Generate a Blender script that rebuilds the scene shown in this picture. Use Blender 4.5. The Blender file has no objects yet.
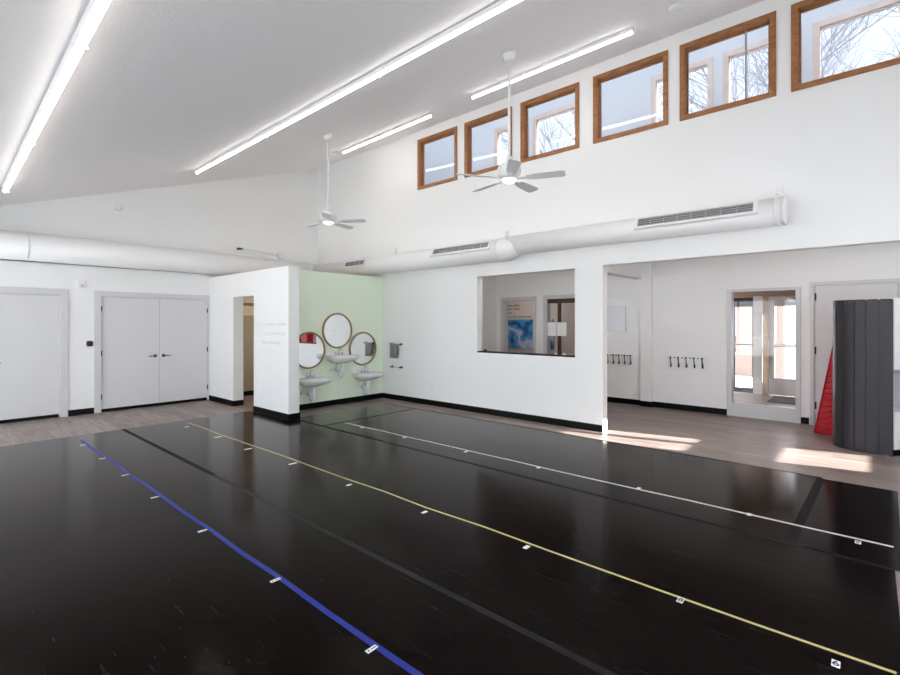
import bpy, bmesh, math, random
from mathutils import Vector, Matrix
PI = math.pi
R = math.radians
random.seed(7)
SC = bpy.context.scene
COL = SC.collection

# ------------------------------------------------------------------ camera
FPX, V0, TA = 475.35, 323.0, R(48.538)
CAMP = Vector((7.647, -6.526, 1.56))
cd = bpy.data.cameras.new('camera')
cam = bpy.data.objects.new('camera', cd)
COL.objects.link(cam)
cam.location = CAMP
cam.rotation_euler = (PI/2, 0, PI/2 - TA)
cd.sensor_width = 36
cd.lens = FPX/900*36
cd.shift_y = -(337.5 - V0)/900
cd.clip_start = .05
cd.clip_end = 300
SC.camera = cam
SC.view_settings.view_transform = 'Standard'
SC.view_settings.look = 'None'
SC.view_settings.exposure = 0.0
SC.view_settings.gamma = 1
SC.view_settings.use_curve_mapping = False

# ------------------------------------------------------------------ materials
MATS = {}
def lin(c):
    return tuple(((x/12.92) if x <= .04045 else ((x+.055)/1.055)**2.4) for x in [v/255 for v in c]) + (1,)

def mat(name, col, rough=.6, metal=0, spec=.5, bump=0, bscale=60, var=0, vscale=3, emit=0, coat=0, detail=4, stretch=None):
    m = bpy.data.materials.new(name); m.use_nodes = True
    nt = m.node_tree; b = nt.nodes['Principled BSDF']
    c = col if len(col) == 4 else tuple(col)+(1,)
    b.inputs['Base Color'].default_value = c
    b.inputs['Roughness'].default_value = rough
    b.inputs['Metallic'].default_value = metal
    b.inputs['Specular IOR Level'].default_value = spec
    b.inputs['Coat Weight'].default_value = coat
    tc = nt.nodes.new('ShaderNodeTexCoord')
    src = tc.outputs['Object']
    if stretch:
        mp = nt.nodes.new('ShaderNodeMapping'); mp.inputs['Scale'].default_value = stretch
        nt.links.new(src, mp.inputs['Vector']); src = mp.outputs['Vector']
    if var:
        n = nt.nodes.new('ShaderNodeTexNoise'); n.inputs['Scale'].default_value = vscale; n.inputs['Detail'].default_value = detail
        nt.links.new(src, n.inputs['Vector'])
        r = nt.nodes.new('ShaderNodeValToRGB')
        r.color_ramp.elements[0].position = .3; r.color_ramp.elements[1].position = .7
        r.color_ramp.elements[0].color = tuple(max(0, x*(1-var)) for x in c[:3])+(1,)
        r.color_ramp.elements[1].color = tuple(min(1, x*(1+var)) for x in c[:3])+(1,)
        nt.links.new(n.outputs['Fac'], r.inputs['Fac']); nt.links.new(r.outputs['Color'], b.inputs['Base Color'])
    if bump:
        n2 = nt.nodes.new('ShaderNodeTexNoise'); n2.inputs['Scale'].default_value = bscale; n2.inputs['Detail'].default_value = 5
        nt.links.new(src, n2.inputs['Vector'])
        bp = nt.nodes.new('ShaderNodeBump'); bp.inputs['Strength'].default_value = bump; bp.inputs['Distance'].default_value = .01
        nt.links.new(n2.outputs['Fac'], bp.inputs['Height']); nt.links.new(bp.outputs['Normal'], b.inputs['Normal'])
    if emit:
        b.inputs['Emission Color'].default_value = c; b.inputs['Emission Strength'].default_value = emit
    MATS[name] = m
    return m

mat('white_paint', (.86, .855, .845), .65, bump=.08, bscale=90, spec=.3)
mat('ceiling_paint', (.93, .90, .893), .8, bump=.25, bscale=55, spec=.2)
mat('green_paint', (.80, .895, .73), .6, spec=.3, bump=.06, bscale=90)
mat('taupe_panel', (.42, .35, .295), .5)
mat('cream_paint', (.75, .66, .54), .6)
mat('beige_paint', (.62, .56, .52), .65)
mat('black_base', (.003, .003, .0032), .4, spec=.12)
mat('door_grey', (.665, .655, .66), .45, bump=.02, bscale=40)
mat('frame_grey', (.62, .615, .62), .4)
mat('white_gloss', (.83, .83, .83), .25)
mat('porcelain', (.88, .88, .88), .12, coat=.4)
mat('white_plastic', (.82, .82, .81), .35)
mat('duct_white', (.84, .83, .82), .4)
mat('louvre_brown', (.20, .155, .14), .6)
mat('dark_slot', (.03, .026, .025), .7)
mat('chrome', (.75, .75, .77), .15, metal=1)
mat('brushed_steel', (.55, .55, .56), .3, metal=1)
mat('dark_metal', (.06, .06, .065), .35, metal=.7)
mat('black_plastic', (.012, .012, .013), .4)
mat('fan_white', (.80, .80, .79), .35)
mat('blade_grey', (.78, .775, .76), .45)
mat('tape_blue', (.010, .022, .23), .45, spec=.25)
mat('tape_yellow', (.50, .43, .19), .5, spec=.25)
mat('tape_white', (.60, .59, .58), .5, spec=.25)
mat('marker_white', (.84, .84, .84), .45)
mat('ink_black', (.01, .01, .012), .5)
mat('ink_grey', (.68, .68, .70), .6)
mat('towel_grey', (.27, .265, .265), .95, bump=.6, bscale=180, var=.25, vscale=40)
mat('red_vinyl', (.50, .008, .022), .36, bump=.15, bscale=12, spec=.3)
mat('charcoal', (.028, .025, .031), .42, spec=.35, bump=.08, bscale=120, var=.12, vscale=4, stretch=(30, 30, 1))
mat('white_laminate', (.78, .78, .80), .3)
mat('grey_laminate', (.42, .42, .45), .5)
mat('paper', (.93, .93, .93), .7)
mat('board', (.66, .67, .71), .25)
mat('brown_wood', (.075, .03, .016), .45, var=.3, vscale=6, stretch=(12, 12, 1))
mat('tan_wood', (.50, .35, .23), .5, var=.15, vscale=5, stretch=(10, 10, 1))
mat('header_wood', (.26, .17, .12), .55, var=.2, vscale=5, stretch=(1, 8, 8))
mat('pale_wood', (.72, .58, .50), .5, var=.1, vscale=5)
mat('mat_rubber', (.035, .035, .045), .9, bump=.4, bscale=200)
mat('gold_frame', (.30, .205, .105), .4, metal=.15, var=.12, vscale=9)
mat('bark', (.42, .39, .41), .9, bump=.5, bscale=20, var=.15, vscale=6)  # paled to put haze and glare into the bark colour
mat('snow_ground', (.72, .72, .72), .9, var=.1, vscale=.4)
mat('pink_stucco', (.34, .24, .20), .85, bump=.2, bscale=30)
mat('roof_dark', (.12, .11, .11), .8)
mat('pale_grey_wall', (.70, .71, .73), .7)

def lamp_mat(name, col, s):
    m = bpy.data.materials.new(name); m.use_nodes = True
    nt = m.node_tree; nt.nodes.clear()
    o = nt.nodes.new('ShaderNodeOutputMaterial'); e = nt.nodes.new('ShaderNodeEmission')
    e.inputs['Color'].default_value = col; e.inputs['Strength'].default_value = s
    nt.links.new(e.outputs[0], o.inputs[0]); MATS[name] = m
LAMP = 15.5
lamp_mat('tube_light', (1, .965, .93, 1), LAMP)
lamp_mat('fan_light', (1, .95, .88, 1), 2.2)
lamp_mat('panel_light', (1, .93, .87, 1), 9)  # emission of the fill lights added in the side rooms
lamp_mat('hall_light', (1, .88, .72, 1), 34)

def glass(name, tint=(1, 1, 1, 1), ior=1.5):
    m = bpy.data.materials.new(name); m.use_nodes = True
    nt = m.node_tree; nt.nodes.clear()
    o = nt.nodes.new('ShaderNodeOutputMaterial'); mx = nt.nodes.new('ShaderNodeMixShader')
    f = nt.nodes.new('ShaderNodeFresnel'); f.inputs['IOR'].default_value = ior
    t = nt.nodes.new('ShaderNodeBsdfTransparent'); t.inputs['Color'].default_value = tint
    g = nt.nodes.new('ShaderNodeBsdfGlossy'); g.inputs['Roughness'].default_value = 0.0
    g.inputs['Color'].default_value = (1, 1, 1, 1)
    # one reflection per pane: only on the face where the ray enters the glass
    ge = nt.nodes.new('ShaderNodeNewGeometry'); mm = nt.nodes.new('ShaderNodeMath'); mm.operation = 'SUBTRACT'; mm.inputs[0].default_value = 1
    m2 = nt.nodes.new('ShaderNodeMath'); m2.operation = 'MULTIPLY'
    nt.links.new(ge.outputs['Backfacing'], mm.inputs[1]); nt.links.new(mm.outputs[0], m2.inputs[0]); nt.links.new(f.outputs[0], m2.inputs[1])
    nt.links.new(m2.outputs[0], mx.inputs[0]); nt.links.new(t.outputs[0], mx.inputs[1]); nt.links.new(g.outputs[0], mx.inputs[2])
    nt.links.new(mx.outputs[0], o.inputs[0]); MATS[name] = m
glass('glass'); glass('glass_blue', (.95, .965, .985, 1)); glass('glass_tinted', (.47, .48, .50, 1)); glass('glass_door', (.80, .81, .83, 1))  # shaft and vestibule door tints are added to dim the outdoors

def frosted():
    m = bpy.data.materials.new('frosted_roof'); m.use_nodes = True
    nt = m.node_tree; nt.nodes.clear()
    o = nt.nodes.new('ShaderNodeOutputMaterial'); t = nt.nodes.new('ShaderNodeBsdfTranslucent'); t.inputs['Color'].default_value = (.42, .43, .45, 1)
    nt.links.new(t.outputs[0], o.inputs[0]); MATS['frosted_roof'] = m
frosted()
def mirror_mat():
    m = bpy.data.materials.new('mirror'); m.use_nodes = True
    b = m.node_tree.nodes['Principled BSDF']
    b.inputs['Base Color'].default_value = (.93, .94, .95, 1); b.inputs['Metallic'].default_value = 1; b.inputs['Roughness'].default_value = .01
    MATS['mirror'] = m
mirror_mat()

def N(nt, t, **kw):
    n = nt.nodes.new(t)
    for k, v in kw.items():
        if k.startswith('_'): setattr(n, k[1:], v)
        else: n.inputs[k].default_value = v
    return n

def floor_wood():
    m = bpy.data.materials.new('plank_floor'); m.use_nodes = True
    nt = m.node_tree; b = nt.nodes['Principled BSDF']; L = nt.links.new
    tc = N(nt, 'ShaderNodeTexCoord')
    br = N(nt, 'ShaderNodeTexBrick', Scale=1.0)
    br.offset = .37; br.inputs['Brick Width'].default_value = 1.22; br.inputs['Row Height'].default_value = .18
    br.inputs['Mortar Size'].default_value = .0015; br.inputs['Bias'].default_value = 0
    br.inputs['Color1'].default_value = (.325, .268, .243, 1); br.inputs['Color2'].default_value = (.225, .182, .166, 1)
    br.inputs['Mortar'].default_value = (.10, .075, .06, 1)
    L(tc.outputs['Object'], br.inputs['Vector'])
    mp = N(nt, 'ShaderNodeMapping'); mp.inputs['Scale'].default_value = (1.2, 16, 1)
    L(tc.outputs['Object'], mp.inputs['Vector'])
    ns = N(nt, 'ShaderNodeTexNoise', Scale=1.6, Detail=6.0, Roughness=.6); L(mp.outputs['Vector'], ns.inputs['Vector'])
    rp = N(nt, 'ShaderNodeValToRGB'); rp.color_ramp.elements[0].position = .3; rp.color_ramp.elements[1].position = .72
    rp.color_ramp.elements[0].color = (.52, .49, .475, 1); rp.color_ramp.elements[1].color = (1.30, 1.27, 1.25, 1)
    L(ns.outputs['Fac'], rp.inputs['Fac'])
    mx = N(nt, 'ShaderNodeMixRGB', _blend_type='MULTIPLY', Fac=1.0)
    L(br.outputs['Color'], mx.inputs['Color1']); L(rp.outputs['Color'], mx.inputs['Color2'])
    L(mx.outputs['Color'], b.inputs['Base Color'])
    b.inputs['Roughness'].default_value = .36; b.inputs['Specular IOR Level'].default_value = .4
    bp = N(nt, 'ShaderNodeBump', Strength=.12, Distance=.004); L(ns.outputs['Fac'], bp.inputs['Height']); L(bp.outputs['Normal'], b.inputs['Normal'])
    MATS['plank_floor'] = m
floor_wood()

def vinyl():
    m = bpy.data.materials.new('black_vinyl'); m.use_nodes = True
    nt = m.node_tree; b = nt.nodes['Principled BSDF']; L = nt.links.new
    tc = N(nt, 'ShaderNodeTexCoord')
    n1 = N(nt, 'ShaderNodeTexNoise', Scale=1.3, Detail=6.0, Roughness=.65); L(tc.outputs['Object'], n1.inputs['Vector'])
    rp = N(nt, 'ShaderNodeValToRGB')
    rp.color_ramp.elements[0].position = .3; rp.color_ramp.elements[1].position = .75
    rp.color_ramp.elements[0].color = (.0030, .0017, .0016, 1); rp.color_ramp.elements[1].color = (.0052, .0033, .0031, 1)
    L(n1.outputs['Fac'], rp.inputs['Fac'])
    # scuff marks: thin light scratches
    mp = N(nt, 'ShaderNodeMapping'); mp.inputs['Scale'].default_value = (2.2, 26, 1); mp.inputs['Rotation'].default_value = (0, 0, R(28))
    L(tc.outputs['Object'], mp.inputs['Vector'])
    n2 = N(nt, 'ShaderNodeTexNoise', Scale=1.7, Detail=2.0); L(mp.outputs['Vector'], n2.inputs['Vector'])
    r2 = N(nt, 'ShaderNodeValToRGB'); r2.color_ramp.elements[0].position = .66; r2.color_ramp.elements[1].position = .78
    r2.color_ramp.elements[0].color = (0, 0, 0, 1); r2.color_ramp.elements[1].color = (.035, .034, .033, 1)
    L(n2.outputs['Fac'], r2.inputs['Fac'])
    ad = N(nt, 'ShaderNodeMixRGB', _blend_type='ADD', Fac=.5); L(rp.outputs['Color'], ad.inputs['Color1']); L(r2.outputs['Color'], ad.inputs['Color2'])
    L(ad.outputs['Color'], b.inputs['Base Color'])
    rr = N(nt, 'ShaderNodeMapRange'); rr.inputs['To Min'].default_value = .10; rr.inputs['To Max'].default_value = .20
    L(n1.outputs['Fac'], rr.inputs['Value']); L(rr.outputs['Result'], b.inputs['Roughness'])
    b.inputs['IOR'].default_value = 1.13
    n3 = N(nt, 'ShaderNodeTexNoise', Scale=3.0, Detail=3.0); 
    mp3 = N(nt, 'ShaderNodeMapping'); mp3.inputs['Scale'].default_value = (1, 5, 1)
    L(tc.outputs['Object'], mp3.inputs['Vector']); L(mp3.outputs['Vector'], n3.inputs['Vector'])
    bp = N(nt, 'ShaderNodeBump', Strength=.07, Distance=.01); L(n3.outputs['Fac'], bp.inputs['Height']); L(bp.outputs['Normal'], b.inputs['Normal'])
    # matt seen from above, glossy at a glancing angle: diffuse under a clear film
    df = N(nt, 'ShaderNodeBsdfDiffuse'); gl = N(nt, 'ShaderNodeBsdfGlossy'); ms = N(nt, 'ShaderNodeMixShader')
    lw = N(nt, 'ShaderNodeLayerWeight', Blend=.5)
    pw = N(nt, 'ShaderNodeMath', _operation='POWER'); pw.inputs[1].default_value = 7.5; L(lw.outputs['Facing'], pw.inputs[0])
    ml = N(nt, 'ShaderNodeMath', _operation='MULTIPLY_ADD'); ml.inputs[1].default_value = 1.5; ml.inputs[2].default_value = .005; ml.use_clamp = True
    L(pw.outputs[0], ml.inputs[0]); L(ml.outputs[0], ms.inputs[0])
    L(ad.outputs['Color'], df.inputs['Color']); L(bp.outputs['Normal'], df.inputs['Normal'])
    L(rr.outputs['Result'], gl.inputs['Roughness']); L(bp.outputs['Normal'], gl.inputs['Normal'])
    gl.inputs['Color'].default_value = (1, .965, .95, 1)
    L(df.outputs[0], ms.inputs[1]); L(gl.outputs[0], ms.inputs[2])
    out = [n for n in nt.nodes if n.type == 'OUTPUT_MATERIAL'][0]; L(ms.outputs[0], out.inputs['Surface'])
    MATS['black_vinyl'] = m
vinyl()

def oak():
    m = bpy.data.materials.new('oak_trim'); m.use_nodes = True
    nt = m.node_tree; b = nt.nodes['Principled BSDF']; L = nt.links.new
    tc = N(nt, 'ShaderNodeTexCoord')
    mp = N(nt, 'ShaderNodeMapping'); mp.inputs['Scale'].default_value = (4, 18, 14); L(tc.outputs['Object'], mp.inputs['Vector'])
    ns = N(nt, 'ShaderNodeTexNoise', Scale=2.0, Detail=5.0); L(mp.outputs['Vector'], ns.inputs['Vector'])
    rp = N(nt, 'ShaderNodeValToRGB'); rp.color_ramp.elements[0].position = .3; rp.color_ramp.elements[1].position = .7
    rp.color_ramp.elements[0].color = (.24, .090, .028, 1); rp.color_ramp.elements[1].color = (.40, .175, .062, 1)
    L(ns.outputs['Fac'], rp.inputs['Fac']); L(rp.outputs['Color'], b.inputs['Base Color'])
    b.inputs['Roughness'].default_value = .4
    MATS['oak_trim'] = m
oak()

def mural():
    m = bpy.data.materials.new('mural_paint'); m.use_nodes = True
    nt = m.node_tree; b = nt.nodes['Principled BSDF']; L = nt.links.new
    tc = N(nt, 'ShaderNodeTexCoord')
    w = N(nt, 'ShaderNodeTexWave', Scale=1.1, Distortion=9.0, Detail=3.0); w.wave_type = 'RINGS'
    w.inputs['Detail Scale'].default_value = 1.2
    L(tc.outputs['Object'], w.inputs['Vector'])
    rp = N(nt, 'ShaderNodeValToRGB'); e = rp.color_ramp.elements
    e[0].position = 0; e[0].color = (.02, .06, .26, 1); e[1].position = 1; e[1].color = (.50, .52, .68, 1)
    for p, c in ((.25, (.03, .24, .50, 1)), (.5, (.05, .40, .55, 1)), (.65, (.22, .09, .42, 1)), (.82, (.16, .44, .62, 1))):
        q = e.new(p); q.color = c
    L(w.outputs['Fac'], rp.inputs['Fac']); L(rp.outputs['Color'], b.inputs['Base Color'])
    MATS['mural_paint'] = m
mural()

# ------------------------------------------------------------------ geometry helpers
class MB:
    def __init__(s): s.bm = bmesh.new()
    def box(s, x0, x1, y0, y1, z0, z1, M=None):
        vs = [s.bm.verts.new(v) for v in ((x0,y0,z0),(x1,y0,z0),(x1,y1,z0),(x0,y1,z0),(x0,y0,z1),(x1,y0,z1),(x1,y1,z1),(x0,y1,z1))]
        for f in ((0,3,2,1),(4,5,6,7),(0,1,5,4),(1,2,6,5),(2,3,7,6),(3,0,4,7)): s.bm.faces.new([vs[i] for i in f])
        if M: bmesh.ops.transform(s.bm, matrix=M, verts=vs)
        return s
    def prism(s, poly, a, b, axis='z', M=None):
        def P(p, h):
            return {'z': (p[0], p[1], h), 'y': (p[0], h, p[1]), 'x': (h, p[0], p[1])}[axis]
        lo = [s.bm.verts.new(P(p, a)) for p in poly]; hi = [s.bm.verts.new(P(p, b)) for p in poly]
        n = len(poly)
        s.bm.faces.new(lo[::-1]); s.bm.faces.new(hi)
        for i in range(n): s.bm.faces.new((lo[i], lo[(i+1)%n], hi[(i+1)%n], hi[i]))
        if M: bmesh.ops.transform(s.bm, matrix=M, verts=lo+hi)
        return s
    def tube(s, pts, r, seg=12, caps=True):
        pts = [Vector(p) for p in pts]; n = len(pts)
        rs = r if isinstance(r, (list, tuple)) else [r]*n
        rings = []; up = None
        for i, p in enumerate(pts):
            d = (pts[min(i+1, n-1)] - pts[max(i-1, 0)])
            if d.length < 1e-9: d = Vector((0, 0, 1))
            d.normalize()
            if up is None:
                up = d.orthogonal().normalized()
            else:
                up = up - d*up.dot(d)
                up = up.normalized() if up.length > 1e-6 else d.orthogonal().normalized()
            q = d.cross(up)
            rings.append([s.bm.verts.new(p + (up*math.cos(2*PI*k/seg) + q*math.sin(2*PI*k/seg))*rs[i]) for k in range(seg)])
        for a, b in zip(rings, rings[1:]):
            for k in range(seg):
                f = s.bm.faces.new((a[k], a[(k+1)%seg], b[(k+1)%seg], b[k])); f.smooth = True
        if caps:
            s.bm.faces.new(rings[0][::-1]); s.bm.faces.new(rings[-1])
        return s
    def lathe(s, prof, seg=24, M=None, sx=1, sy=1):
        rings = []; allv = []
        for r, z in prof:
            if r < 1e-6: ring = [s.bm.verts.new((0, 0, z))]
            else: ring = [s.bm.verts.new((r*math.cos(2*PI*k/seg)*sx, r*math.sin(2*PI*k/seg)*sy, z)) for k in range(seg)]
            rings.append(ring); allv += ring
        for a, b in zip(rings, rings[1:]):
            for k in range(seg):
                k2 = (k+1) % seg
                vs = []
                for v in (a[k % len(a)], a[k2 % len(a)], b[k2 % len(b)], b[k % len(b)]):
                    if v not in vs: vs.append(v)
                if len(vs) > 2:
                    f = s.bm.faces.new(vs); f.smooth = True
        for rg, rev in ((rings[0], True), (rings[-1], False)):
            if len(rg) > 2: s.bm.faces.new(rg[::-1] if rev else rg)
        if M: bmesh.ops.transform(s.bm, matrix=M, verts=allv)
        return s
    def torus(s, Rr, r, M, seg=48, sub=10):
        vs = []
        for i in range(seg):
            a = 2*PI*i/seg
            vs.append([s.bm.verts.new(((Rr+r*math.cos(2*PI*j/sub))*math.cos(a), (Rr+r*math.cos(2*PI*j/sub))*math.sin(a), r*math.sin(2*PI*j/sub)*1.6)) for j in range(sub)])
        for i in range(seg):
            for j in range(sub):
                f = s.bm.faces.new((vs[i][j], vs[(i+1)%seg][j], vs[(i+1)%seg][(j+1)%sub], vs[i][(j+1)%sub])); f.smooth = True
        bmesh.ops.transform(s.bm, matrix=M, verts=[v for q in vs for v in q])
        return s
    def wall(s, axis, u0, u1, z0, z1, a, b, holes=()):
        """slab between a and b along its thickness axis ('y' or 'x'), u is the other horizontal axis, with rectangular holes"""
        us = sorted({u0, u1, *[min(max(h[0], u0), u1) for h in holes], *[min(max(h[1], u0), u1) for h in holes]})
        zs = sorted({z0, z1, *[min(max(h[2], z0), z1) for h in holes], *[min(max(h[3], z0), z1) for h in holes]})
        nu, nz = len(us)-1, len(zs)-1
        def solid(i, j):
            if i < 0 or j < 0 or i >= nu or j >= nz: return False
            cu, cz = (us[i]+us[i+1])/2, (zs[j]+zs[j+1])/2
            return not any(h[0] < cu < h[1] and h[2] < cz < h[3] for h in holes)
        cache = {}
        def V(u, t, z):
            k = (round(u, 6), round(t, 6), round(z, 6))
            if k not in cache: cache[k] = s.bm.verts.new((u, t, z) if axis == 'y' else (t, u, z))
            return cache[k]
        for i in range(nu):
            for j in range(nz):
                if not solid(i, j): continue
                A, B, C, D = us[i], us[i+1], zs[j], zs[j+1]
                s.bm.faces.new((V(A,a,C),V(B,a,C),V(B,a,D),V(A,a,D)))
                s.bm.faces.new((V(A,b,C),V(A,b,D),V(B,b,D),V(B,b,C)))
                if not solid(i-1, j): s.bm.faces.new((V(A,a,C),V(A,a,D),V(A,b,D),V(A,b,C)))
                if not solid(i+1, j): s.bm.faces.new((V(B,a,C),V(B,b,C),V(B,b,D),V(B,a,D)))
                if not solid(i, j-1): s.bm.faces.new((V(A,a,C),V(A,b,C),V(B,b,C),V(B,a,C)))
                if not solid(i, j+1): s.bm.faces.new((V(A,a,D),V(B,a,D),V(B,b,D),V(A,b,D)))
        return s
    def ring(s, axis, u0, u1, z0, z1, w, a, b, wb=None):
        """rectangular frame of width w (bottom width wb)"""
        wb = w if wb is None else wb
        return s.wall(axis, u0, u1, z0, z1, a, b, [(u0+w, u1-w, z0+wb, z1-w)])
    def build(s, name, m, parent=None, bevel=0, smooth=False):
        bmesh.ops.recalc_face_normals(s.bm, faces=s.bm.faces)
        me = bpy.data.meshes.new(name); s.bm.to_mesh(me); s.bm.free()
        me.materials.append(MATS[m])
        if smooth:
            for p in me.polygons: p.use_smooth = True
        o = bpy.data.objects.new(name, me); COL.objects.link(o)
        if parent is not None:
            o.parent = parent
            o.matrix_parent_inverse = Matrix.Translation(-Vector(parent.location)) if parent.type == 'EMPTY' and parent.rotation_euler.z == 0 else parent.matrix_basis.inverted()
        if bevel:
            md = o.modifiers.new('bevel', 'BEVEL'); md.width = bevel; md.segments = 2; md.limit_method = 'ANGLE'; md.angle_limit = R(40)
        return o

def tag(o, label, cat, group=None, kind=None):
    o['label'] = label; o['category'] = cat
    if group: o['group'] = group
    if kind: o['kind'] = kind
    return o
def struct(o, label, cat): return tag(o, label, cat, kind='structure')
def thing(name, label, cat, loc=(0, 0, 0), group=None, kind=None):
    o = bpy.data.objects.new(name, None); COL.objects.link(o); o.location = loc
    o.empty_display_size = .1
    return tag(o, label, cat, group, kind)
def T(x, y, z): return Matrix.Translation((x, y, z))
def RX(a): return Matrix.Rotation(a, 4, 'X')
def RY(a): return Matrix.Rotation(a, 4, 'Y')
def RZ(a): return Matrix.Rotation(a, 4, 'Z')

# a ray from the camera position, used only to measure heights on known planes of the room
SL, CZ = .3417, 5.29                                    # ceiling slope and height at the clerestory wall
def ceil_z(y): return CZ + SL*y
XD, YP, YB, XR, YR = -2.40, -2.535, 2.62, 10.0, -8.0    # door wall, partition front, foyer back wall, right wall, rear wall

# ------------------------------------------------------------------ shell
W6 = [(1.049, 2.061), (2.237, 3.246), (3.414, 4.432), (4.650, 5.678), (5.819, 6.846), (6.985, 8.012), (8.16, 9.18)]
WZ0, WZ1 = 4.145, 5.115
struct(MB().box(XD-.15, XR+.15, YR-.15, 5.9, -.12, 0).build('floor', 'plank_floor'), 'grey brown wood plank floor running along the long wall', 'floor')
REC = (2.509, 4.36, 1.048, 2.37)
m = MB(); m.wall('y', XD-.15, XR+.15, 0, CZ+.12, 0, .15,
    [(a+.02, b-.02, WZ0+.02, WZ1-.02) for a, b in W6] + [REC, (4.79, XR, -1, 2.386)])
struct(m.build('wall_clerestory', 'white_paint'), 'tall white wall carrying the row of high oak framed windows', 'wall')

D1 = (-5.81, -4.900); D2 = (-4.35, -2.552)               # door openings on the door wall
m = MB(); m.wall('x', YR-.15, 0, 0, 2.55, XD-.15, XD, [(D1[0], D1[1], -1, 2.035), (D2[0], D2[1], -1, 2.035)])
m.prism([(YR-.15, 2.55), (0, 2.55), (0, ceil_z(0)+.02), (YR-.15, ceil_z(YR-.15)+.02)], XD-.15, XD, 'x')
struct(m.build('wall_door_side', 'white_paint'), 'white end wall with the grey doors under the fat round duct', 'wall')
RW = [(-2.1, .2), (.4, 2.7), (2.9, 5.2), (5.4, 7.6), (7.8, 9.8)]
m = MB(); m.wall('y', XD-.15, XR+.15, 0, 2.62, YR-.15, YR, [(a, b, .35, 2.4) for a, b in RW])
struct(m.build('wall_rear', 'white_paint'), 'low white rear wall with a row of large windows', 'wall')
RS = [(-7.5, -5.3), (-5.0, -2.8), (-2.5, -.5)]  # unseen windows added to bring daylight onto the door wall
m = MB(); m.wall('x', .15, YB+.15, 0, 2.87, XR, XR+.1, [(.64, 1.50, .865, 2.13)])
m.wall('x', YR-.15, 0, 0, 2.5, XR, XR+.1, [(a, b, .3, 2.35) for a, b in RS])
m.prism([(YR-.15, 2.5), (0, 2.5), (0, ceil_z(0)+.02), (YR-.15, ceil_z(YR-.15)+.02)], XR, XR+.1, 'x')
struct(m.build('wall_right', 'white_paint'), 'white right end wall of the studio and foyer', 'wall')
m = MB(); m.prism([(YR-.15, ceil_z(YR-.15)), (0, ceil_z(0)), (0, ceil_z(0)+.12), (YR-.15, ceil_z(YR-.15)+.12)], XD-.15, XR+.1, 'x')
struct(m.build('ceiling', 'ceiling_paint'), 'sloping textured white ceiling rising to the high windows', 'ceiling')

# bathroom block
OP = (-1.30, -.497)
m = MB(); m.wall('y', XD, .672, 0, 2.478, YP, YP+.19, [(OP[0], OP[1], -1, 2.045)])
struct(m.build('wall_partition', 'white_paint'), 'low white partition with a dark doorway and faint grey script', 'wall')
m = MB(); m.wall('x', YP+.19, 0, 0, 2.515, -.12, 0)
struct(m.build('wall_green', 'green_paint'), 'pale green wall behind the three small sinks', 'wall')
struct(MB().box(XD, -.12, YP+.19, 0, 2.40, 2.478).build('ceiling_restroom', 'cream_paint'), 'cream ceiling over the small room behind the partition', 'ceiling')
struct(MB().box(XD, XD+.02, YP+.19, 0, .10, 1.72).build('trim_1', 'taupe_panel'), 'taupe wainscot panel seen through the partition doorway', 'trim')
struct(MB().box(XD, XD+.012, YP+.19, 0, 1.72, 2.40).build('trim_2', 'cream_paint'), 'cream upper wall strip seen through the partition doorway', 'trim')
struct(MB().box(XD, XD+.03, YP+.19, 0, 1.93, 1.99).build('trim_3', 'header_wood'), 'thin brown rail on the cream wall inside the doorway', 'trim')

# foyer, reception and hall behind the long wall
VP = (5.835, 6.842, -1, 2.125)
m = MB(); m.wall('y', .87, XR, 0, 2.87, YB, YB+.15, [(1.235, 2.045, -1, 2.085), (2.365, 3.20, -1, 2.095), VP, (7.00, 7.955, -1, 2.14)])
struct(m.build('wall_foyer', 'white_paint'), 'white foyer wall with coat hooks, entry glass and a grey door', 'wall')
struct(MB().wall('x', .15, YB, 0, 2.87, .87, 1.02).build('wall_reception', 'white_paint'), 'white side wall inside the reception window', 'wall')
struct(MB().box(.87, XR, .15, YB, 2.72, 2.87).build('ceiling_foyer', 'white_paint'), 'flat white ceiling over the foyer and reception', 'ceiling')
m = MB(); m.box(4.28, 4.435, .15, YB, 2.39, 2.72)
m.box(4.41, 4.61, YB-.07, YB, 0, 2.72)
struct(m.build('trim_4', 'white_paint'), 'white ceiling beam and pier at the left end of the foyer', 'trim')
# back room with the mural
m = MB(); m.box(-1.0, 5.0, 4.6, 4.7, 0, 2.72); m.box(-1.1, -1.0, YB+.15, 4.7, 0, 2.72); m.box(-1.0, .87, YB, YB+.15, 0, 2.72); m.box(4.75, 4.85, YB+.15, 4.6, 0, 2.72)
struct(m.build('wall_back_room', 'beige_paint'), 'taupe wall of the back room beyond the reception doorways', 'wall')
struct(MB().box(-1.1, 5.0, YB, 4.7, 2.72, 2.8).build('ceiling_back_room', 'white_paint'), 'ceiling of the back room beyond the reception doorways', 'ceiling')
# vestibule
VY = 5.72
m = MB(); m.wall('y', 4.85, 7.2, 0, 2.5, VY, VY+.12, [(4.95, 5.73, -1, 2.13), (6.0, 7.0, -1, 2.13)])
m.box(7.1, 7.2, YB+.15, VY, 0, 2.5)
struct(m.build('wall_vestibule', 'tan_wood'), 'tan timber wall of the entry vestibule around its glass doors', 'wall')
struct(MB().box(4.85, 7.2, YB+.15, VY+.12, 2.42, 2.55).build('ceiling_vestibule', 'header_wood'), 'brown timber ceiling of the entry vestibule', 'ceiling')
struct(MB().box(4.85, 7.1, VY-.10, VY-.01, 2.14, 2.42).build('trim_5', 'header_wood'), 'brown timber header above the vestibule doors', 'trim')

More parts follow.
